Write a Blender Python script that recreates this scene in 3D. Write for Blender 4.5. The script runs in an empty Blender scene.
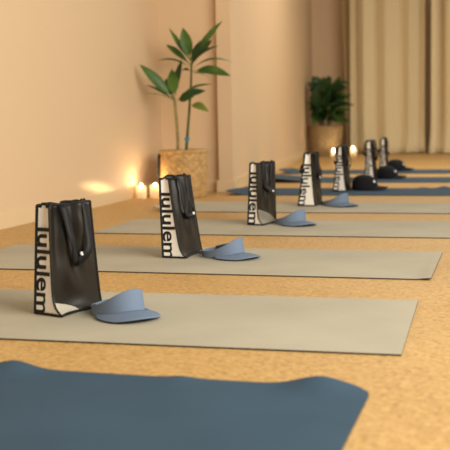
import bpy, bmesh, math, random
from mathutils import Vector, Matrix, noise

PI = math.pi
C = bpy.context.scene.collection
scene = bpy.context.scene
rnd = random.Random(7)

# ------------------------------------------------------------------ materials
def mat(name, col, rough=.7, spec=.3, metal=0., coat=0., bump=0., bscale=60., var=0., vscale=8., sheen=0., detail=4):
    m = bpy.data.materials.new(name); m.use_nodes = True
    nt = m.node_tree; b = nt.nodes['Principled BSDF']
    b.inputs['Base Color'].default_value = (*col, 1)
    b.inputs['Roughness'].default_value = rough
    b.inputs['Specular IOR Level'].default_value = spec
    b.inputs['Metallic'].default_value = metal
    b.inputs['Coat Weight'].default_value = coat
    b.inputs['Sheen Weight'].default_value = sheen
    tc = nt.nodes.new('ShaderNodeTexCoord')
    if var:
        n = nt.nodes.new('ShaderNodeTexNoise'); n.inputs['Scale'].default_value = vscale; n.inputs['Detail'].default_value = detail
        r = nt.nodes.new('ShaderNodeValToRGB')
        r.color_ramp.elements[0].position = .3; r.color_ramp.elements[1].position = .7
        r.color_ramp.elements[0].color = (*[c * (1 - var) for c in col], 1)
        r.color_ramp.elements[1].color = (*[min(1, c * (1 + var)) for c in col], 1)
        nt.links.new(tc.outputs['Object'], n.inputs['Vector'])
        nt.links.new(n.outputs['Fac'], r.inputs['Fac']); nt.links.new(r.outputs['Color'], b.inputs['Base Color'])
    if bump:
        n = nt.nodes.new('ShaderNodeTexNoise'); n.inputs['Scale'].default_value = bscale; n.inputs['Detail'].default_value = 3
        bp = nt.nodes.new('ShaderNodeBump'); bp.inputs['Strength'].default_value = bump; bp.inputs['Distance'].default_value = .002
        nt.links.new(tc.outputs['Object'], n.inputs['Vector'])
        nt.links.new(n.outputs['Fac'], bp.inputs['Height']); nt.links.new(bp.outputs['Normal'], b.inputs['Normal'])
    return m

def cork_mat():
    m = bpy.data.materials.new('cork'); m.use_nodes = True
    nt = m.node_tree; b = nt.nodes['Principled BSDF']
    b.inputs['Roughness'].default_value = .5; b.inputs['Specular IOR Level'].default_value = .35
    tc = nt.nodes.new('ShaderNodeTexCoord')
    v = nt.nodes.new('ShaderNodeTexVoronoi'); v.inputs['Scale'].default_value = 110
    n = nt.nodes.new('ShaderNodeTexNoise'); n.inputs['Scale'].default_value = 60; n.inputs['Detail'].default_value = 6; n.inputs['Roughness'].default_value = .7
    n2 = nt.nodes.new('ShaderNodeTexNoise'); n2.inputs['Scale'].default_value = 1.6; n2.inputs['Detail'].default_value = 3
    for q in (v, n, n2): nt.links.new(tc.outputs['Object'], q.inputs['Vector'])
    sep = nt.nodes.new('ShaderNodeSeparateColor'); nt.links.new(v.outputs['Color'], sep.inputs['Color'])
    r1 = nt.nodes.new('ShaderNodeValToRGB'); cr = r1.color_ramp
    cr.elements[0].position = 0; cr.elements[0].color = (.44, .255, .08, 1)
    cr.elements[1].position = 1; cr.elements[1].color = (.68, .43, .16, 1)
    e = cr.elements.new(.14); e.color = (.54, .32, .10, 1)
    e = cr.elements.new(.6); e.color = (.60, .36, .12, 1)
    nt.links.new(sep.outputs['Red'], r1.inputs['Fac'])
    r2 = nt.nodes.new('ShaderNodeValToRGB')
    r2.color_ramp.elements[0].position = .33; r2.color_ramp.elements[0].color = (.76, .70, .62, 1)
    r2.color_ramp.elements[1].position = .55; r2.color_ramp.elements[1].color = (1, 1, 1, 1)
    nt.links.new(n.outputs['Fac'], r2.inputs['Fac'])
    mx = nt.nodes.new('ShaderNodeMix'); mx.data_type = 'RGBA'; mx.blend_type = 'MULTIPLY'; mx.inputs['Factor'].default_value = .75
    nt.links.new(r1.outputs['Color'], mx.inputs['A']); nt.links.new(r2.outputs['Color'], mx.inputs['B'])
    r3 = nt.nodes.new('ShaderNodeValToRGB')
    r3.color_ramp.elements[0].position = .3; r3.color_ramp.elements[0].color = (.9, .88, .86, 1)
    r3.color_ramp.elements[1].position = .7; r3.color_ramp.elements[1].color = (1, 1, 1, 1)
    nt.links.new(n2.outputs['Fac'], r3.inputs['Fac'])
    m2 = nt.nodes.new('ShaderNodeMix'); m2.data_type = 'RGBA'; m2.blend_type = 'MULTIPLY'; m2.inputs['Factor'].default_value = 1
    nt.links.new(mx.outputs['Result'], m2.inputs['A']); nt.links.new(r3.outputs['Color'], m2.inputs['B'])
    nt.links.new(m2.outputs['Result'], b.inputs['Base Color'])
    bp = nt.nodes.new('ShaderNodeBump'); bp.inputs['Strength'].default_value = .25; bp.inputs['Distance'].default_value = .001
    nt.links.new(n.outputs['Fac'], bp.inputs['Height']); nt.links.new(bp.outputs['Normal'], b.inputs['Normal'])
    return m

def emit_mat(name, col, s):
    m = bpy.data.materials.new(name); m.use_nodes = True
    b = m.node_tree.nodes['Principled BSDF']
    b.inputs['Base Color'].default_value = (*col, 1)
    b.inputs['Emission Color'].default_value = (*col, 1); b.inputs['Emission Strength'].default_value = s
    return m

def wax_mat():
    m = bpy.data.materials.new('wax'); m.use_nodes = True
    nt = m.node_tree; b = nt.nodes['Principled BSDF']
    b.inputs['Base Color'].default_value = (.95, .88, .75, 1); b.inputs['Roughness'].default_value = .5
    t = nt.nodes.new('ShaderNodeBsdfTranslucent'); t.inputs['Color'].default_value = (1, .92, .76, 1)
    mx = nt.nodes.new('ShaderNodeMixShader'); mx.inputs['Fac'].default_value = .8
    nt.links.new(b.outputs[0], mx.inputs[1]); nt.links.new(t.outputs[0], mx.inputs[2])
    nt.links.new(mx.outputs[0], nt.nodes['Material Output'].inputs['Surface'])
    return m

def leaf_mat(name, c1, c2):
    m = mat(name, c1, .42, .45, var=0)
    nt = m.node_tree; b = nt.nodes['Principled BSDF']
    tc = nt.nodes.new('ShaderNodeTexCoord')
    n = nt.nodes.new('ShaderNodeTexNoise'); n.inputs['Scale'].default_value = 5
    r = nt.nodes.new('ShaderNodeValToRGB'); r.color_ramp.elements[0].position = .38; r.color_ramp.elements[1].position = .64
    r.color_ramp.elements[0].color = (*c1, 1); r.color_ramp.elements[1].color = (*c2, 1)
    nt.links.new(tc.outputs['Object'], n.inputs['Vector']); nt.links.new(n.outputs['Fac'], r.inputs['Fac'])
    nt.links.new(r.outputs['Color'], b.inputs['Base Color'])
    t = nt.nodes.new('ShaderNodeBsdfTranslucent'); nt.links.new(r.outputs['Color'], t.inputs['Color'])
    mx = nt.nodes.new('ShaderNodeMixShader'); mx.inputs['Fac'].default_value = .22
    nt.links.new(b.outputs[0], mx.inputs[1]); nt.links.new(t.outputs[0], mx.inputs[2])
    nt.links.new(mx.outputs[0], nt.nodes['Material Output'].inputs['Surface'])
    return m

M = dict(
    cork=cork_mat(),
    wall=mat('wall_paint', (.70, .495, .295), .55, .3, bump=.05, bscale=30),
    base=mat('baseboard_paint', (.72, .53, .30), .4, .4),
    beige=mat('beige_mat', (.43, .385, .28), .75, .25, bump=.2, bscale=400, var=.09, vscale=3),
    blue=mat('blue_mat', (.047, .083, .118), .8, .12, bump=.2, bscale=400, var=.07, vscale=5),
    rubber=mat('rubber_base', (.075, .062, .045), .8, .2),
    white=mat('white_fabric', (.86, .82, .74), .6, .3, bump=.1, bscale=80),
    palec=mat('cream_vinyl', (.42, .37, .28), .4, .4, bump=.4, bscale=40),
    painted_refl=mat('painted_reflection', (.20, .17, .12), .35, .4, bump=.4, bscale=40),  # grey that paints a reflection low on the narrow bag
    face=mat('black_vinyl', (.016, .0125, .008), .40, .26, bump=.4, bscale=28),
    trim=mat('black_webbing', (.008, .007, .007), .6, .3),
    ink=mat('black_ink', (.008, .008, .008), .5, .3),
    snap=mat('snap_metal', (.85, .83, .78), .3, .6),
    visor=mat('slate_blue_cloth', (.15, .195, .265), .85, .2, bump=.3, bscale=500),
    vdark=mat('navy_underbrim', (.035, .042, .055), .85, .2),
    steel=mat('steel', (.8, .8, .78), .25, .5, metal=1),
    cap=mat('black_cloth', (.010, .010, .011), .85, .2, bump=.3, bscale=400),
    curtain=mat('linen_curtain', (.74, .60, .355), .9, .15, bump=.15, bscale=250, sheen=.2),
    edge_strip=mat('brown_edge', (.36, .245, .115), .9, .15),
    wicker=mat('wicker', (.50, .30, .11), .6, .3, var=.25, vscale=30),
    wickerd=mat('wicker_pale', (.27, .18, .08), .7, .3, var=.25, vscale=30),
    handle=mat('dark_leather', (.02, .014, .009), .6, .3),
    soil=mat('soil', (.03, .018, .01), .95, .1, bump=.8, bscale=60),
    stem=mat('stem_bark', (.30, .22, .08), .7, .2, var=.3, vscale=25),
    stemg=mat('stem_green', (.09, .10, .03), .7, .2, var=.3, vscale=25),
    teal=mat('teal_plastic', (.01, .22, .30), .4, .4),
    leaf=leaf_mat('glossy_leaf', (.035, .095, .014), (.105, .19, .028)),
    leafd=leaf_mat('deep_leaf', (.012, .045, .009), (.035, .085, .016)),
    leafy=leaf_mat('yellow_leaf', (.15, .21, .03), (.24, .27, .045)),
    wax=wax_mat(),
    flame=emit_mat('flame', (1, .79, .48), 450),
    wick=mat('wick', (.01, .008, .006), .9, .1),
)

# ------------------------------------------------------------------ helpers
def obj(name, bm, m, parent=None, smooth=True, solid=0.):
    me = bpy.data.meshes.new(name)
    bmesh.ops.recalc_face_normals(bm, faces=bm.faces[:])
    bm.to_mesh(me); bm.free()
    ms = m if isinstance(m, (list, tuple)) else [m]
    for k in ms: me.materials.append(k)
    if smooth:
        for p in me.polygons: p.use_smooth = True
        me.set_sharp_from_angle(angle=math.radians(50))
    o = bpy.data.objects.new(name, me); C.objects.link(o)
    if parent: o.parent = parent
    if solid:
        s = o.modifiers.new('thickness', 'SOLIDIFY'); s.thickness = solid; s.offset = 0
    return o

def tag(o, label, cat, group=None):
    o['label'] = label; o['category'] = cat
    if group: o['group'] = group
    return o

def thing(name, label, cat, loc=(0, 0, 0), rz=0., group=None):
    o = bpy.data.objects.new(name, None); C.objects.link(o)
    o.empty_display_size = .05
    o.location = loc; o.rotation_euler = (0, 0, rz)
    return tag(o, label, cat, group)

def struct(name, bm, m, smooth=False):
    o = obj(name, bm, m, smooth=smooth); o['kind'] = 'structure'; return o

def add_box(bm, x0, x1, y0, y1, z0, z1):
    v = [bm.verts.new((x, y, z)) for z in (z0, z1) for x, y in ((x0, y0), (x1, y0), (x1, y1), (x0, y1))]
    for f in ((0, 1, 2, 3), (4, 5, 6, 7), (0, 1, 5, 4), (1, 2, 6, 5), (2, 3, 7, 6), (3, 0, 4, 7)):
        bm.faces.new([v[i] for i in f])

def add_prism(bm, pts, z0, z1):
    lo = [bm.verts.new((x, y, z0)) for x, y in pts]; hi = [bm.verts.new((x, y, z1)) for x, y in pts]
    n = len(pts)
    bm.faces.new(lo); bm.faces.new(hi)
    for i in range(n): bm.faces.new([lo[i], lo[(i + 1) % n], hi[(i + 1) % n], hi[i]])

def wall_prism(a, b, nrm, th, z0, z1):
    bm = bmesh.new()
    add_prism(bm, [a, b, (b[0] + nrm[0] * th, b[1] + nrm[1] * th), (a[0] + nrm[0] * th, a[1] + nrm[1] * th)], z0, z1)
    return bm

def add_grid(bm, fn, nu, nv, closed_u=False, mi=0):
    vs = [[bm.verts.new(fn(i / nu, j / nv)) for j in range(nv + 1)] for i in range(nu + (0 if closed_u else 1))]
    for i in range(nu):
        for j in range(nv):
            i2 = (i + 1) % len(vs)
            f = bm.faces.new((vs[i][j], vs[i2][j], vs[i2][j + 1], vs[i][j + 1])); f.material_index = mi
    return vs

def add_tube(bm, pts, r, n=8, cap=True):
    pts = [Vector(p) for p in pts]; k = len(pts)
    rs = r if isinstance(r, (list, tuple)) else [r] * k
    rings = []; up = None
    for i in range(k):
        d = (pts[min(i + 1, k - 1)] - pts[max(i - 1, 0)])
        d = d.normalized() if d.length > 1e-9 else Vector((0, 0, 1))
        if up is None:
            up = d.cross(Vector((0.3, .9, .2))).normalized()
        up = (up - d * up.dot(d)).normalized(); s = d.cross(up)
        rings.append([bm.verts.new(pts[i] + (up * math.cos(2 * PI * a / n) + s * math.sin(2 * PI * a / n)) * rs[i]) for a in range(n)])
    for i in range(k - 1):
        for a in range(n):
            bm.faces.new((rings[i][a], rings[i][(a + 1) % n], rings[i + 1][(a + 1) % n], rings[i + 1][a]))
    if cap: bm.faces.new(rings[0]); bm.faces.new(rings[-1])

def add_lathe(bm, prof, n=32, wob=None, c=(0, 0, 0), sx=1., sy=1.):
    rings = []
    for j, (r, z) in enumerate(prof):
        ring = []
        for a in range(n):
            th = 2 * PI * a / n; rr = r + (wob(th, j) if wob else 0)
            ring.append(bm.verts.new((c[0] + rr * math.cos(th) * sx, c[1] + rr * math.sin(th) * sy, c[2] + z)))
        rings.append(ring)
    for j in range(len(prof) - 1):
        for a in range(n):
            bm.faces.new((rings[j][a], rings[j][(a + 1) % n], rings[j + 1][(a + 1) % n], rings[j + 1][a]))
    return rings

def lerp(a, b, t): return a + (b - a) * t
def sstep(a, b, x):
    t = max(0., min(1., (x - a) / (b - a))); return t * t * (3 - 2 * t)

# ------------------------------------------------------------------ the room
XL = -2.44            # face of the side wall by the plant
YS = 6.95             # face of the step behind the tall plant
H = 3.0
P0 = (-1.90, 6.95); P1 = (-2.66, 14.35)     # the wall beyond the pilaster
bm = bmesh.new(); add_box(bm, -2.9, 3.6, -1.6, 14.9, -.1, 0); struct('floor', bm, M['cork'])
bm = bmesh.new(); add_box(bm, XL - .2, XL, -1.6, YS, 0, H); struct('wall_left', bm, M['wall'])
bm = bmesh.new(); add_box(bm, XL - .2, P0[0], YS, YS + .06, 0, H); struct('wall_step', bm, M['wall'])
for k in range(3):
    a = [lerp(P0[i], P1[i], k / 3) for i in (0, 1)]; b = [lerp(P0[i], P1[i], (k + 1) / 3) for i in (0, 1)]
    bm = bmesh.new(); add_prism(bm, [a, b, (b[0] - .1, b[1]), (a[0] - .1, a[1])], 0, H); struct('wall_right', bm, M['wall'])
bm = bmesh.new(); add_box(bm, -1.978, -1.868, YS - .07, YS, 0, H); struct('trim_1', bm, M['wall'])
bm = bmesh.new(); add_box(bm, -2.9, 3.6, 14.35, 14.55, 0, H); struct('wall_back', bm, M['wall'])
def skirt(bm, a, b, nx, ny, th=.014, h=.082):
    add_prism(bm, [a, b, (b[0] + nx * th, b[1] + ny * th), (a[0] + nx * th, a[1] + ny * th)], 0, h)
    add_prism(bm, [a, b, (b[0] + nx * th * .6, b[1] + ny * th * .6), (a[0] + nx * th * .6, a[1] + ny * th * .6)], h, h + .006)
bm = bmesh.new()
y = -1.6
for y1 in (1.2, 3.868, 6.55, YS):
    skirt(bm, (XL, y), (XL, y1 - .002), 1, 0); y = y1
struct('baseboard_left', bm, M['base'])
bm = bmesh.new(); skirt(bm, (XL + .014, YS), (-1.978, YS), 0, -1); struct('baseboard_step', bm, M['base'])
bm = bmesh.new(); skirt(bm, (-1.992, YS - .07), (-1.854, YS - .07), 0, -1); skirt(bm, (-1.868, YS - .07), (-1.868, YS), 1, 0)
struct('baseboard_pilaster', bm, M['base'])
L_ = math.hypot(P1[0] - P0[0], P1[1] - P0[1]); nx, ny = (P1[1] - P0[1]) / L_, -(P1[0] - P0[0]) / L_
bm = bmesh.new(); skirt(bm, P0, P1, nx, ny); struct('baseboard_right', bm, M['base'])
bm = bmesh.new(); skirt(bm, (-2.64, 14.35), (3.6, 14.35), 0, -1); struct('baseboard_back', bm, M['base'])

# ------------------------------------------------------------------ curtains
def make_curtain(label, x0, x1, yc, amp, per, flare, ph, first_tight, seed):
    bm = bmesh.new(); n = int((x1 - x0) / .012); nz = 26
    def fn(u, v):
        x = lerp(x0, x1, u); z = lerp(.012, 2.86, v)
        w = x + .05 * math.sin(x * 3.1 + seed) + .02 * math.sin(x * 7 + seed)
        a = amp * (1 + .35 * math.sin(x * 2.3 + seed))
        p = 1 - 2 * abs(math.sin(PI * w / per + ph)) ** .62
        yy = yc + a * p * (.75 + .25 * v) + .012 * math.sin(2 * PI * w / (per * .5) + seed)
        k = max(0, 1 - v / .16) ** 2
        yy -= flare * k * (.6 + .5 * math.sin(x * 5 + seed))
        xx = x + .03 * k * math.sin(x * 7 + seed)
        if first_tight:
            e = max(0, 1 - (x - x0) / .2)
            xx -= .07 * e * v
            yy += .05 * e * math.sin(x * 60)
        z += .03 * k * math.sin(x * 6 + seed) * (1 if v > 0 else .25)
        return (xx, yy, max(z, .006))
    add_grid(bm, fn, n, nz)
    o = tag(obj('curtain', bm, M['curtain'], solid=.004), label, 'curtain', 'floor length linen curtains along the back wall')
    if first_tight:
        bm = bmesh.new()  # darker brown strip along the curtain's plant-side edge
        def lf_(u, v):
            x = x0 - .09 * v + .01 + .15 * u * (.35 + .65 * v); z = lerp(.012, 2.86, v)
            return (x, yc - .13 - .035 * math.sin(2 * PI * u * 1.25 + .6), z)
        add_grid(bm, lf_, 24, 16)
        obj('edge_strip', bm, M['edge_strip'], o, solid=.004)['label'] = 'darker brown strip at the edge of the curtain'
    return o
make_curtain('tan linen curtain hanging to the floor beside the small bushy plant', -2.09, -1.0, 14.05, .10, .265, .10, .4, True, 1.3)
make_curtain('tan linen curtain bunched on the floor at the frame edge, away from the plants', -.90, 1.7, 13.95, .10, .27, .24, 2.2, False, 4.1)
bm = bmesh.new(); add_tube(bm, [(-2.3, 14.02, 2.9), (1.8, 14.02, 2.9)], .014, 10)

r_ = obj('curtain_rail', bm, M['steel']); r_['kind'] = 'structure'

# ------------------------------------------------------------------ yoga mats
ML, MW, MT = 1.83, .66, .0045
def make_mat(xr, yf, rot, m, label, lift=None, length=ML, round_r=0.):
    nu, nv = 150, 40
    o = thing('tmp', label, 'yoga mat')
    bpy.data.objects.remove(o)
    bm = bmesh.new()
    def P(u, v, top):
        x = -length * (1 - u); y = MW * v
        if round_r:
            cx, cy = -round_r, MW - round_r
            if x > cx and y > cy:
                dx, dy = x - cx, y - cy; mxx = max(dx, dy); d = math.hypot(dx, dy)
                if d > 0: x, y = cx + dx * mxx / d, cy + dy * mxx / d
        z = lift(u, v) if lift else 0
        return (x, y, z + (MT if top else 0.0004))
    t = add_grid(bm, lambda u, v: P(u, v, True), nu, nv)
    b = add_grid(bm, lambda u, v: P(u, v, False), nu, nv, mi=1)
    for i in range(nu):
        for q in (0, nv): bm.faces.new((t[i][q], t[i + 1][q], b[i + 1][q], b[i][q])).material_index = 1
    for j in range(nv):
        for q in (0, nu): bm.faces.new((t[q][j], t[q][j + 1], b[q][j + 1], b[q][j])).material_index = 1
    o = obj('yoga_mat', bm, [m, M['rubber']]); o.location = (xr, yf, 0); o.rotation_euler = (0, 0, math.radians(rot))
    return tag(o, label, 'yoga mat', 'yoga mats laid side by side across the floor')

def bump_edge(items):
    def f(u, v):
        z = 0
        for cu, wu, h in items: z += h * math.exp(-((u - cu) / wu) ** 2)
        return z * sstep(.80, 1, v) ** 1.5
    return f
def curl(hl, wl, extra=None):
    def f(u, v):
        z = hl * max(0, 1 - u / wl) ** 1.6 * (.75 + .25 * math.cos(PI * v))
        if extra: z += extra(u, v)
        return z
    return f
make_mat(-.240, 1.203, -.63, M['blue'], 'bare dark blue yoga mat with rippled edge and nothing set on it',
         bump_edge([(.575, .030, .017), (.785, .018, .004), (.945, .034, .020)]), round_r=.045)
make_mat(-.203, 2.153, 1.2, M['beige'], 'beige yoga mat lying next to the bare dark blue mat')
make_mat(-.205, 3.184, -.13, M['beige'], 'second beige yoga mat from the bare dark blue mat', lambda u, v: .004 * sstep(.97, 1, u) * (1 - v))
make_mat(-.055, 4.289, -.2, M['beige'], 'third beige yoga mat from the bare blue one, its square end near the wall')
make_mat(-.12, 5.367, 0, M['beige'], 'fourth beige yoga mat, bordering the blue mats by the pilaster', curl(.03, .06))
make_mat(-.012, 6.559, -.4, M['blue'], 'blue yoga mat with an upturned end beside the pilaster', curl(.032, .085, bump_edge([(.80, .025, .014), (.72, .02, .006)])))
make_mat(-.145, 7.86, 0, M['blue'], 'blue yoga mat with a black cap, between two other blue mats', curl(.07, .34))
make_mat(-.19, 9.08, 0, M['blue'], 'blue yoga mat lying closest to the curtains', curl(.045, .09, bump_edge([(.63, .03, .022)])))

# ------------------------------------------------------------------ tote bags
def text_mesh(s):
    cu = bpy.data.curves.new('lettering', 'FONT'); cu.body = s; cu.size = 1; cu.resolution_u = 5; cu.offset = .018
    o = bpy.data.objects.new('lettering', cu); C.objects.link(o)
    dg = bpy.context.evaluated_depsgraph_get(); dg.update()
    me = bpy.data.meshes.new_from_object(o.evaluated_get(dg))
    vs = [tuple(v.co) for v in me.vertices]; fs = [tuple(p.vertices) for p in me.polygons]
    bpy.data.objects.remove(o); bpy.data.meshes.remove(me)
    return vs, fs
TV, TF = text_mesh('lululem')
TX0 = min(v[0] for v in TV); TX1 = max(v[0] for v in TV); TY1 = max(v[1] for v in TV)

def make_bag(label, loc, rz, g, w, h, g_top, fl=.02, lean=0., w_top=None, pinch=.003, seed=0, strap=.17, strap_s=(.26, .80), txt=(.83, .0), bulge=.004, flare=1.15, back_lean=0., tilt=0., fold=None):
    """origin at the front left bottom corner; x across the gusset, y along the broad side"""
    w_top = w_top or w
    root = thing('tote_bag', label, 'tote bag', loc, rz, 'tote bags standing on the mats')
    rs = random.Random(seed)
    ph = [rs.uniform(0, 6) for _ in range(8)]
    def corner(k, t):
        gg = g_top + (g - g_top) * (1 - t) ** flare + fl * math.exp(-t / .055) * (1 if k < 2 else .1)
        x0 = lean * t; y0 = back_lean * t
        yy = w + (w_top - w) * t - y0
        return [Vector((x0, y0, 0)), Vector((x0 + gg, y0 + tilt * t, 0)), Vector((x0 + gg, y0 + yy - back_lean * t * .5, 0)), Vector((x0, y0 + yy - back_lean * t * .5, 0))][k]
    def surf(a, b, s, t, off=0., gus=False):
        p = corner(a, t).lerp(corner(b, t), s); e = (corner(b, t) - corner(a, t)).normalized()
        n = Vector((e.y, -e.x, 0))
        win = math.sin(PI * s)
        if gus: d = -pinch * win * (.3 + t) * 2
        else:
            d = bulge * win * (math.sin(PI * min(1, t * 1.1)) * .9 - .1)
            d += .013 * win ** .5 * sstep(.12, .75, t) * math.sin(s * 17 + ph[0] + 1.2 * math.sin(t * 2.5)) + .003 * win * math.sin(s * 9 + t * 14 + ph[1]) * math.sin(t * 7 + ph[2])
            d += .010 * win * sstep(.30, .0, t) * math.sin(s * 5 + ph[3])
        z = .003 + h * t
        if t > .9: z += (t - .9) * 10 * (.006 * math.sin(s * 9 + ph[4 + a % 2]) * win + .003 * math.sin(s * 23 + ph[6]) * win)
        return p + n * (d + off) + Vector((0, 0, z))
    def panel(name, a, b, m, ns, nt, gus):
        bm = bmesh.new(); add_grid(bm, lambda s, t: surf(a, b, s, t, 0, gus), ns, nt)
        return obj(name, bm, m, root, solid=.0014)
    g1 = panel('gusset', 0, 1, M['white'], 10, 30, True)
    f1 = panel('side_panel', 1, 2, M['face'], 26, 34, False)
    g2 = panel('gusset', 2, 3, M['white'], 10, 30, True)
    f2 = panel('side_panel', 3, 0, M['face'], 26, 34, False)
    bm = bmesh.new(); add_grid(bm, lambda s, t: corner(0, 0).lerp(corner(1, 0), s).lerp(corner(3, 0).lerp(corner(2, 0), s), t) + Vector((0, 0, .003)), 6, 10)
    obj('bottom_panel', bm, M['trim'], root, solid=.002)
    if fold:  # narrow bag's patch paints a reflection, the other is a real fold
        s1, tm, fm = fold
        bm = bmesh.new(); add_grid(bm, lambda s, t: surf(1, 2, .02 + s * s1, t * tm * (1 - s) ** .6 + .012, .0025), 14, 8)
        obj('fold_sheen_patch', bm, M[fm], f1, solid=.001)['label'] = 'pale bottom patch: folded corner, painted reflection on the narrow bag'
    # piping on the edges
    for k in range(4):
        bm = bmesh.new()
        add_tube(bm, [surf(k, (k + 1) % 4, 0, i / 30) for i in range(31)], .0036 if k in (0, 2, 3) else .0024, 8)
        obj('edge_piping', bm, M['trim'], root)
    for t in (0, 1):
        bm = bmesh.new()
        pts = []
        for k in range(4): pts += [surf(k, (k + 1) % 4, i / 14, t, 0, k % 2 == 0) for i in range(14)]
        pts.append(pts[0]); 
        for q in pts:
            if t == 0: q.z = max(q.z, .0038)
        add_tube(bm, pts, .0034, 8, cap=False)
        obj('top_hem' if t else 'bottom_hem', bm, M['trim'], root)
    # dark border along the gusset and the printed word running down it
    bm = bmesh.new(); bw = .0055
    def bfn(s, t):
        wd = (corner(1, t) - corner(0, t)).length
        return surf(0, 1, s * min(.4, bw / wd), t, .0014, True)
    add_grid(bm, bfn, 2, 30); obj('border', bm, M['ink'], g1, solid=.0006)
    bm = bmesh.new()
    t1, t0 = txt; sc = (t1 - t0) * h / (TX1 - TX0); scy = sc * .80
    vv = []
    for x, y, z in TV:
        t = t1 - (x - TX0) * sc / h; t = max(.006, min(1, t))
        wd = (corner(1, t) - corner(0, t)).length
        s = min(.97, (bw * .9 + y * scy + .001) / wd)
        vv.append(bm.verts.new(surf(0, 1, s, t, .0016, True)))
    for f in TF:
        try: bm.faces.new([vv[i] for i in f])
        except ValueError: pass
    obj('lettering', bm, M['ink'], g1, smooth=False)
    # carrying straps flopped down over both broad sides
    for a, b, dp in ((1, 2, strap), (3, 0, strap * .8)):
        bm = bmesh.new(); n = 40; hw = .0125
        path = []
        for i in range(n + 1):
            q = i / n
            s = lerp(strap_s[0], strap_s[1], .5 - .5 * math.cos(PI * q)) + .07 * math.sin(2 * PI * q + ph[5])* math.sin(PI*q)
            drop = dp * math.sin(PI * q) ** .75
            off = .006 + .016 * math.sin(PI * q) ** .5
            t = 1 - drop / h
            p = surf(a, b, max(.03, min(.97, s)), min(1, t), off)
            if q < .12 or q > .88: p.z += .017 * math.sin(PI * (min(q, 1 - q) / .12)) 
            path.append(p)
        prev = None; ring = []
        for i, p in enumerate(path):
            d = (path[min(i + 1, n)] - path[max(i - 1, 0)]).normalized()
            e = (corner(b, .7) - corner(a, .7)).normalized(); nn = Vector((e.y, -e.x, 0))
            sd = d.cross(nn).normalized(); sd = (sd + nn * .35 * math.sin(i * .3 + ph[7])).normalized()
            ring.append((bm.verts.new(p + sd * hw), bm.verts.new(p - sd * hw)))
        for i in range(n): bm.faces.new((ring[i][0], ring[i + 1][0], ring[i + 1][1], ring[i][1]))
        obj('strap', bm, M['trim'], root, solid=.0022)
    c = surf(1, 2, .56, .53, .024); e = (corner(2, .5) - corner(1, .5)).normalized(); nn = Vector((e.y, -e.x, 0))
    bm = bmesh.new(); add_tube(bm, [c - nn * .003, c + nn * .001, c + nn * .0035], [.0055, .006, .004], 14)
    obj('snap_button', bm, M['snap'], root)['label'] = 'pale round snap button'
    return root

RB = math.radians
Z0 = MT + .0006
make_bag('black and white tote bag turned towards us, beside the visor with the silver buckle',
         (-1.240, 2.425, Z0), RB(-19), .070, .195, .302, .046, fl=.034, lean=.024, w_top=.165, seed=3, strap=.165, txt=(.80, .0), fold=(.42, .10, 'palec'))
make_bag('tote bag with a looped strap, on the second beige mat from the bare blue mat',
         (-1.247, 3.526, Z0), RB(-6), .076, .205, .305, .038, fl=.022, lean=-.006, seed=11, strap=.15, txt=(.82, -.02))
make_bag('narrow black tote bag with only a sliver of white edge, on the third beige mat',
         (-1.203, 4.690, Z0), RB(-14), .056, .20, .305, .036, fl=.03, lean=.018, seed=5, strap=.145, txt=(.86, 0), fold=(.9, .24, 'painted_refl'))
make_bag('tote bag with wide white lettered edge, on the fourth beige mat before the blue mats',
         (-1.156, 5.735, Z0), RB(-3), .100, .20, .312, .036, fl=.006, lean=.045, seed=8, strap=.15, txt=(.80, 0))
make_bag('tapering tote bag with white lettered edge, on the blue mat by the pilaster',
         (-1.135, 6.900, Z0), RB(-3), .090, .20, .318, .022, fl=.006, lean=.042, seed=21, strap=.15, txt=(.80, 0))
make_bag('tote bag with white edge on the middle one of the three adjoining blue mats',
         (-1.063, 8.07, Z0), RB(-2), .078, .20, .322, .030, fl=.006, lean=.02, seed=14, strap=.15, txt=(.80, 0))
make_bag('smallest-looking tote bag, on the blue mat closest to the curtains',
         (-1.075, 9.22, Z0), RB(0), .066, .20, .318, .028, fl=.006, lean=.02, seed=17, strap=.15, txt=(.80, 0))

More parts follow.
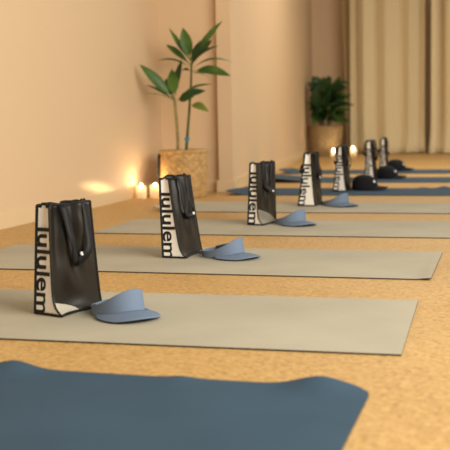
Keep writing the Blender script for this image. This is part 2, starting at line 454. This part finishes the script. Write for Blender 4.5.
# ------------------------------------------------------------------ sun visors
def make_visor(label, loc, rz, seed=0):
    root = thing('sun_visor', label, 'sun visor', loc, rz, 'slate blue sun visors beside the bags')
    a, b = .092, .070
    def ht(ph):
        c = .5 + .5 * math.cos(ph); return .024 +   .037 * c ** 1.35 + .010 * math.sin(ph)
    def lowz(ph): return .002 + .014 * max(0, math.cos(ph)) ** 2
    def bandpt(ph, v, off=0.):
        c = math.cos(ph); tin = .014 * max(0, c) * v
        return Vector(((a - tin + off) * math.cos(ph), (b - .006 * v + off) * math.sin(ph), lowz(ph) + ht(ph) * v))
    bm = bmesh.new()
    def bf(u, v):
        ph = lerp(-2.55, 2.55, u)
        return bandpt(ph, v)
    add_grid(bm, bf, 60, 8); obj('headband', bm, M['visor'], root, solid=.004)
    bm = bmesh.new(); add_grid(bm, lambda u, v: bandpt(lerp(-2.5, 2.5, u), .06 + .88 * v, -.0035), 50, 5)
    obj('sweatband', bm, M['vdark'], root, solid=.002)
    bm = bmesh.new()
    def sf(u, v):
        ph = lerp(2.45, 2 * PI - 2.45, u); p = bandpt(ph, .15 + .7 * v, .003); return p
    add_grid(bm, sf, 16, 4); obj('back_strap', bm, M['visor'], root, solid=.002)
    bm = bmesh.new()
    p = bandpt(-2.50, .5, .006)
    add_box(bm, p.x - .009, p.x + .009, p.y - .003, p.y + .003, p.z - .010, p.z + .010)
    obj('buckle', bm, M['steel'], root, smooth=False)['label'] = 'silver buckle'
    # brim
    def brim(u, v, dz):
        ph = lerp(-1.45, 1.45, u); q = bandpt(ph, .02, .001)
        ext = .074 * math.cos(ph * .98) ** .55
        d = Vector((1, .42 * math.sin(ph), 0))
        p = q + d * ext * v
        z0 = lowz(ph)
        side = (p.y / .095) ** 2
        z = .019 - .002 * v - .016 * side - .006 * v * v
        z = lerp(z0 + .003, z, sstep(0, .35, v))
        return Vector((p.x, p.y, max(z, .0035) + dz))
    bm = bmesh.new(); add_grid(bm, lambda u, v: brim(u, v, .0015), 36, 10); br = obj('brim', bm, M['visor'], root, solid=.002)
    bm = bmesh.new(); add_grid(bm, lambda u, v: brim(u, min(v, 1) * .985, -.0008), 36, 10); obj('brim_underside', bm, M['vdark'], br, solid=.001)
    return root
make_visor('slate blue visor with a silver buckle, against the bag nearest the bare blue mat', (-1.012, 2.474, Z0), RB(-44))
make_visor('slate blue visor in front of the tote bag with the looped strap', (-1.022, 3.595, Z0), RB(-28))
make_visor('slate blue visor beside the narrow tote bag with a sliver of white', (-1.0, 4.765, Z0), RB(-44))
make_visor('slate blue visor beside the tote bag with the wide white edge', (-.938, 5.80, Z0), RB(-42))

# ------------------------------------------------------------------ black caps
def make_cap(label, loc, rz):
    root = thing('baseball_cap', label, 'cap', loc, rz, 'black caps beside the far bags')
    a, b, hh = .098, .080, .105
    bm = bmesh.new()
    def cf(u, v):
        th = 2 * PI * u; q = v * PI / 2
        r = math.cos(q) ** .72; z = .004 + hh * math.sin(q) ** .9
        x = a * r * math.cos(th) + .014 * math.sin(q) * 0 - .012 * math.sin(q)
        return (x, b * r * math.sin(th), z * (1 + .05 * math.cos(th) * (1 - v)) - .010 * sstep(.3, 1, v) * math.exp(-((x - .03) / .03) ** 2) * 0)
    add_grid(bm, cf, 36, 14, closed_u=True); bmesh.ops.remove_doubles(bm, verts=bm.verts[:], dist=1e-4)
    obj('crown', bm, M['cap'], root, solid=.002)
    bm = bmesh.new()
    def bf(u, v):
        ph = lerp(-1.2, 1.2, u)
        x = a * math.cos(ph) + .078 * v * math.cos(ph * .95) ** .6; y = b * math.sin(ph) * (1 + .05 * v)
        return (x - .004, y, max(.004, .030 - .030 * (y / .075) ** 2 - .006 * v))
    add_grid(bm, bf, 24, 8); obj('brim', bm, M['cap'], root, solid=.003)
    bm = bmesh.new(); add_tube(bm, [(-.012, 0, .104), (-.012, 0, .109), (-.012, 0, .112)], [.008, .008, .004], 12); obj('top_button', bm, M['cap'], root)
    c = Vector((a * .80, -.022, .062)); n = Vector((.8, -.35, .45)).normalized()
    bm = bmesh.new(); add_tube(bm, [c - n * .006, c + n * .004], .009, 12); obj('emblem', bm, M['snap'], root)['label'] = 'small pale round emblem'
    return root
make_cap('black cap on the blue mat by the pilaster, beside the tapering bag', (-.925, 7.05, Z0), RB(-14))
make_cap('black cap on the middle one of the three adjoining blue mats', (-.905, 8.33, Z0), RB(-12))
make_cap('black cap on the blue mat closest to the curtains', (-.945, 9.50, Z0), RB(-10))

# ------------------------------------------------------------------ plants
def leaf(bm, base, tip, width, droop=.1, face=None, fold=.25, n=12, petiole=.12):
    base, tip = Vector(base), Vector(tip); d = tip - base; L = d.length; d.normalize()
    face = Vector(face or (0, -1, .35)).normalized()
    side = d.cross(face)
    if side.length < .1: side = d.cross(Vector((1, 0, 0)))
    side.normalize(); nn = side.cross(d).normalized()
    rows = []
    for i in range(n + 1):
        t = i / n
        if t < petiole: w = .0035
        else:
            q = (t - petiole) / (1 - petiole); w = max(.0012, width * .5 * math.sin(PI * q ** .88) ** .85)
        c = base + d * L * t + nn * droop * L * math.sin(PI * t) 
        rows.append([bm.verts.new(c + side * w * k + nn * (abs(k) * w * fold)) for k in (-1, -.5, 0, .5, 1)])
    for i in range(n):
        for k in range(4): bm.faces.new((rows[i][k], rows[i + 1][k], rows[i + 1][k + 1], rows[i][k + 1]))

def basket(root, r0, r1, h, m, rim_m, rows=16, nst=22):
    n = nst * 6
    prof = []
    rr = rows * 4
    for j in range(rr + 1): prof.append((lerp(r0, r1, (j / rr) ** .8), h * j / rr))
    def wob(th, j):
        row = j // 4
        return .0045 * math.sin(nst * th + PI * (row % 2)) * abs(math.sin(PI * (j % 4) / 4 + .2)) + .003 * abs(math.sin(PI * j / 4))
    bm = bmesh.new(); rings = add_lathe(bm, prof, n, wob); bm.faces.new(rings[0])
    obj('basket', bm, m, root, solid=.006)
    bm = bmesh.new()
    pts = [(r1 * math.cos(2 * PI * i / 48), r1 * math.sin(2 * PI * i / 48), h) for i in range(49)]
    add_tube(bm, pts, .012, 8, cap=False); obj('rim', bm, rim_m, root)
    bm = bmesh.new(); rg = add_lathe(bm, [(r1 - .008, h - .045), (r1 * .5, h - .035), (.005, h - .03)], 32); bm.faces.new(rg[-1]); obj('soil', bm, M['soil'], root)

PX, PY = -2.112, 6.47
F_, R_, U_ = Vector((-0.26968885, 0.95682683, -0.10839896)), Vector((0.96289225, 0.2691653, -0.01971169)), Vector((-0.01031656, 0.10969254, 0.99391203))
CAM = Vector((0, 0, .5354)); FPX = 970.99
plant = thing('potted_plant', 'tall two-stemmed potted plant with long pointed leaves, in a woven basket by the pilaster', 'plant', (PX, PY, .0035))
basket(plant, .150, .163, .315, M['wicker'], M['wicker'], 14, 20)
for sgn in (-1, 1):
    bm = bmesh.new(); pts = []
    ang = PI + .25 if sgn < 0 else 1.25
    cx, cy = .168 * math.cos(ang), .168 * math.sin(ang)
    tx, ty = -math.sin(ang), math.cos(ang)
    for i in range(17):
        q = PI * i / 16
        o_ = .045 * math.cos(q)
        pts.append((cx * (1.0 + .08 * math.sin(q)) + tx * o_, cy * (1.0 + .08 * math.sin(q)) + ty * o_, .30 - .17 * math.sin(q)))
    add_tube(bm, pts, .011, 8); obj('basket_handle', bm, M['handle'], plant)
def loc3(x, y, dy=0.):
    """a leaf point of the tall plant: measured in its picture plane, dy = how far it stands behind the stem"""
    ray = F_ + R_ * ((x - 225) / FPX) + U_ * ((225 - y) / FPX)
    p = CAM + ray * ((PY + dy - CAM.y) / ray.y)
    return p - Vector((PX, PY, 0))
def zz(x, y, dy=0.): return loc3(130 + x / 4.09, 15 + y / 4.09, dy)
# stems
sA = [loc3(178, 162, .0), loc3(178, 140, .0), loc3(176.5, 120, .0), loc3(175, 104, .0), loc3(174.5, 98, 0)]
sB = [loc3(186, 162, .04), loc3(187, 140, .04), loc3(189, 115, .05), loc3(191, 85, .05), loc3(191.5, 62, .05)]
sA[0].z = .27; sB[0].z = .27
bm = bmesh.new(); add_tube(bm, sA, [.013, .012, .011, .010, .008], 10); obj('stem', bm, M['stem'], plant)
bm = bmesh.new(); add_tube(bm, sB, [.011, .010, .009, .008, .006], 10); obj('stem', bm, M['stemg'], plant)
bm = bmesh.new(); c = loc3(187, 139.5, .04)
add_tube(bm, [c + Vector((0, 0, -.012)), c + Vector((0, 0, -.010)), c + Vector((0, 0, .010)), c + Vector((0, 0, .012))], [.012, .018, .018, .012], 12)
obj('plant_clip', bm, M['teal'], plant)['label'] = 'small teal clip on the stem'
lf = [  # base, tip (crop pixels), depth of base and tip, width, droop, face
    ((182, 350), (40, 205), 0, -.10, .075, .06, (.2, -1, .55), 'leaf'),
    ((180, 352), (64, 288), 0, .06, .030, .06, (0, -.5, 1), 'leaf'),
    ((180, 356), (66, 324), 0, -.14, .028, .08, (0, -.4, 1), 'leaf'),
    ((180, 345), (172, 222), 0, -.09, .082, -.05, (.3, -1, .2), 'leaf'),
    ((176, 340), (146, 262), 0, .08, .060, -.05, (.3, -1, .2), 'leafd'),
    ((186, 330), (212, 185), 0, .06, .055, .04, (-.3, -1, .2), 'leafd'),
    ((195, 350), (334, 284), 0, -.08, .045, .10, (0, -.6, 1), 'leaf'),
    ((195, 352), (262, 335), 0, -.05, .075, .10, (.2, -1, .5), 'leafd'),
    ((200, 345), (308, 312), 0, .10, .060, .10, (0, -1, .5), 'leafd'),
    ((248, 190), (160, 56), .05, .0, .036, .05, (.1, -1, .2), 'leaf'),
    ((250, 190), (216, 54), .05, -.03, .085, .04, (.1, -1, .15), 'leaf'),
    ((246, 205), (148, 124), .05, .12, .045, .10, (-.1, -1, .7), 'leaf'),
    ((245, 215), (112, 188), .05, -.06, .032, .12, (0, -.5, 1), 'leafd'),
    ((252, 195), (378, 26), .05, .02, .056, .05, (-.3, -1, .4), 'leaf'),
    ((254, 200), (335, 104), .05, .13, .070, .08, (-.1, -1, .4), 'leafd'),
    ((254, 205), (360, 128), .05, -.06, .044, .10, (0, -.8, .9), 'leafd'),
    ((252, 215), (290, 106), .05, -.05, .060, .05, (0, -1, .4), 'leafd'),
    ((252, 222), (420, 196), .05, .10, .036, .16, (0, -.5, 1), 'leaf'),
    ((252, 232), (412, 252), .05, -.10, .078, .10, (0, -1, .8), 'leaf'),
    ((242, 372), (322, 398), .05, -.06, .062, .16, (0, -1, .9), 'leafy'),
    ((250, 240), (330, 268), .05, .14, .04, .12, (0, -.8, 1), 'leafy'),
    ((248, 230), (200, 250), .05, .15, .05, .12, (0, -.8, 1), 'leafd'),
]
for (b, t, db, dt, w, dr, fc, m) in lf:
    bm = bmesh.new(); leaf(bm, zz(*b, db), zz(*t, db + dt), w, dr, fc, petiole=.16 if w > .05 else .1)
    obj('leaf', bm, M[m], plant)

QX, QY = -2.285, 13.30
bush = thing('potted_plant', 'bushy dark green potted plant in a woven basket beside the curtain', 'plant', (QX, QY, .0035))
basket(bush, .205, .232, .40, M['wickerd'], M['wickerd'], 10, 18)
rb = random.Random(5)
def clear(bm):          # leaves bend along the wall beside the pot, and stop short of the curtain
    for v in bm.verts:
        v.co.y = min(v.co.y, .45)
        v.co.x = max(v.co.x, P0[0] - .1027 * (v.co.y + QY - P0[1]) + .02 - QX)
for k in range(6):
    a_ = k * 1.05; bm = bmesh.new()
    add_tube(bm, [(.06 * math.cos(a_), .06 * math.sin(a_), .36), (.10 * math.cos(a_), .10 * math.sin(a_), .6), (.18 * math.cos(a_), .16 * math.sin(a_), .92)], [.010, .008, .005], 8)
    obj('stem', bm, M['stemg'], bush)
for q, mm in (('leafd', 120), ('leaf', 22)):
    bm = bmesh.new()
    for k in range(mm):
        a_ = rb.uniform(0, 2 * PI); el = rb.uniform(-.35, 1.25); z = .44 + .50 * rb.random()
        r = .03 + .09 * rb.random()
        b = Vector((r * math.cos(a_), r * math.sin(a_), z))
        L = rb.uniform(.19, .30)
        t = b + Vector((math.cos(a_) * math.cos(el), math.sin(a_) * math.cos(el), math.sin(el) * .8)) * L
        if t.x < -.22: t.x = -.22 + .1 * rb.random(); t.z += .06
        leaf(bm, b, t, rb.uniform(.085, .14), rb.uniform(.08, .2), (math.cos(a_) * .4, math.sin(a_) * .4 - .5, .9), n=8, petiole=.15)
    clear(bm); obj('foliage', bm, M[q], bush)
bm = bmesh.new()
leaf(bm, (-.03, -.10, .58), (-.03, -.22, 1.02), .27, .05, (0, -1, .2)); leaf(bm, (.08, 0, .75), (.22, -.05, 1.08), .12, .1, (-.3, -1, .3)); leaf(bm, (-.05, 0, .8), (-.18, .03, 1.10), .14, .1, (.3, -1, .3))
leaf(bm, (.15, 0, .55), (.36, -.05, .62), .09, .12, (0, -.6, 1)); leaf(bm, (.15, 0, .68), (.37, 0, .83), .08, .1, (0, -.6, 1))
clear(bm); obj('foliage', bm, M['leafd'], bush)

# ------------------------------------------------------------------ candles
def make_candle(label, x, y, r, h, power, frac=.55):
    root = thing('candle', label, 'candle', (x, y, 0), 0, 'lit white candles on the floor')
    bm = bmesh.new(); n = 28
    prof = [(.001, .002), (r, .002), (r * 1.0, h * .97), (r * .96, h), (r * .84, h * .985), (r * .78, h * .70), (r * .6, h * .45), (.002, h * .42)]
    add_lathe(bm, prof, n); obj('wax', bm, M['wax'], root)
    bm = bmesh.new(); add_tube(bm, [(0, 0, h * .42), (.001, 0, h * .60)], .0015, 6); obj('wick', bm, M['wick'], root)
    bm = bmesh.new(); z0 = h * .62; k = r / .036
    add_lathe(bm, [(.001, z0), (.006 * k, z0 + .008 * k), (.0078 * k, z0 + .017 * k), (.0055 * k, z0 + .031 * k), (.001, z0 + .047 * k)], 12); obj('flame', bm, M['flame'], root)
    return root
make_candle('lit white candle of the pair by the tall plant, the one against the wall', -2.365, 6.28, .037, .088, 1.6)
make_candle('lit white candle of the pair nearer the basket of the tall plant', -2.282, 6.33, .037, .092, 1.6)
make_candle('lit candle in front of the bushy plant basket, half hidden by a tote bag', -2.12, 12.95, .036, .085, .5)
make_candle('lit white candle standing before the curtain', -1.87, 13.05, .045, .11, 1.2)

# ------------------------------------------------------------------ light
def area(name, loc, tgt, sx, sy, e, col):
    l = bpy.data.lights.new(name, 'AREA'); l.shape = 'RECTANGLE'; l.size = sx; l.size_y = sy; l.energy = e; l.color = col
    o = bpy.data.objects.new(name, l); C.objects.link(o); o.location = loc
    o.rotation_euler = (Vector(tgt) - Vector(loc)).to_track_quat('-Z', 'Y').to_euler(); return o
area('window_daylight', (2.5, 1.9, 1.8), (-1.2, 4.4, .2), 4.2, 1.8, 300, (1, .97, .90))
area('far_fill', (.6, 9.5, 2.8), (.4, 9.5, 0), 2.5, 5, 125, (1, .92, .79))  # added overhead fill that brightens the far floor, no lamp known there
w = bpy.data.worlds.new('room_light'); scene.world = w; w.use_nodes = True
bg = w.node_tree.nodes['Background']; bg.inputs['Color'].default_value = (1, .96, .87, 1); bg.inputs['Strength'].default_value = .42
# added spot without a known source, throws a streak just above the skirting
l = bpy.data.lights.new('added_wall_spot', 'SPOT'); l.energy = 12000; l.color = (1, .78, .5); l.spot_size = RB(1.0); l.spot_blend = .9; l.shadow_soft_size = .02
o = bpy.data.objects.new('added_wall_spot', l); C.objects.link(o); o.location = (-1.80, 1.2, .62)
o.rotation_euler = (Vector((XL, 5.72, .12)) - o.location).to_track_quat('-Z', 'Y').to_euler()

# ------------------------------------------------------------------ camera
cd = bpy.data.cameras.new('camera'); cam = bpy.data.objects.new('camera', cd); C.objects.link(cam)
cd.sensor_width = 36; cd.lens = FPX / 450 * 36; cd.clip_end = 100
cam.matrix_world = Matrix(((R_.x, U_.x, -F_.x, 0), (R_.y, U_.y, -F_.y, 0), (R_.z, U_.z, -F_.z, .5354), (0, 0, 0, 1)))
cd.dof.use_dof = True; cd.dof.focus_distance = 3.25; cd.dof.aperture_fstop = 4.8
scene.camera = cam
scene.view_settings.view_transform = 'Standard'; scene.view_settings.look = 'None'
scene.view_settings.exposure = -.1; scene.view_settings.gamma = 1; scene.view_settings.use_curve_mapping = False
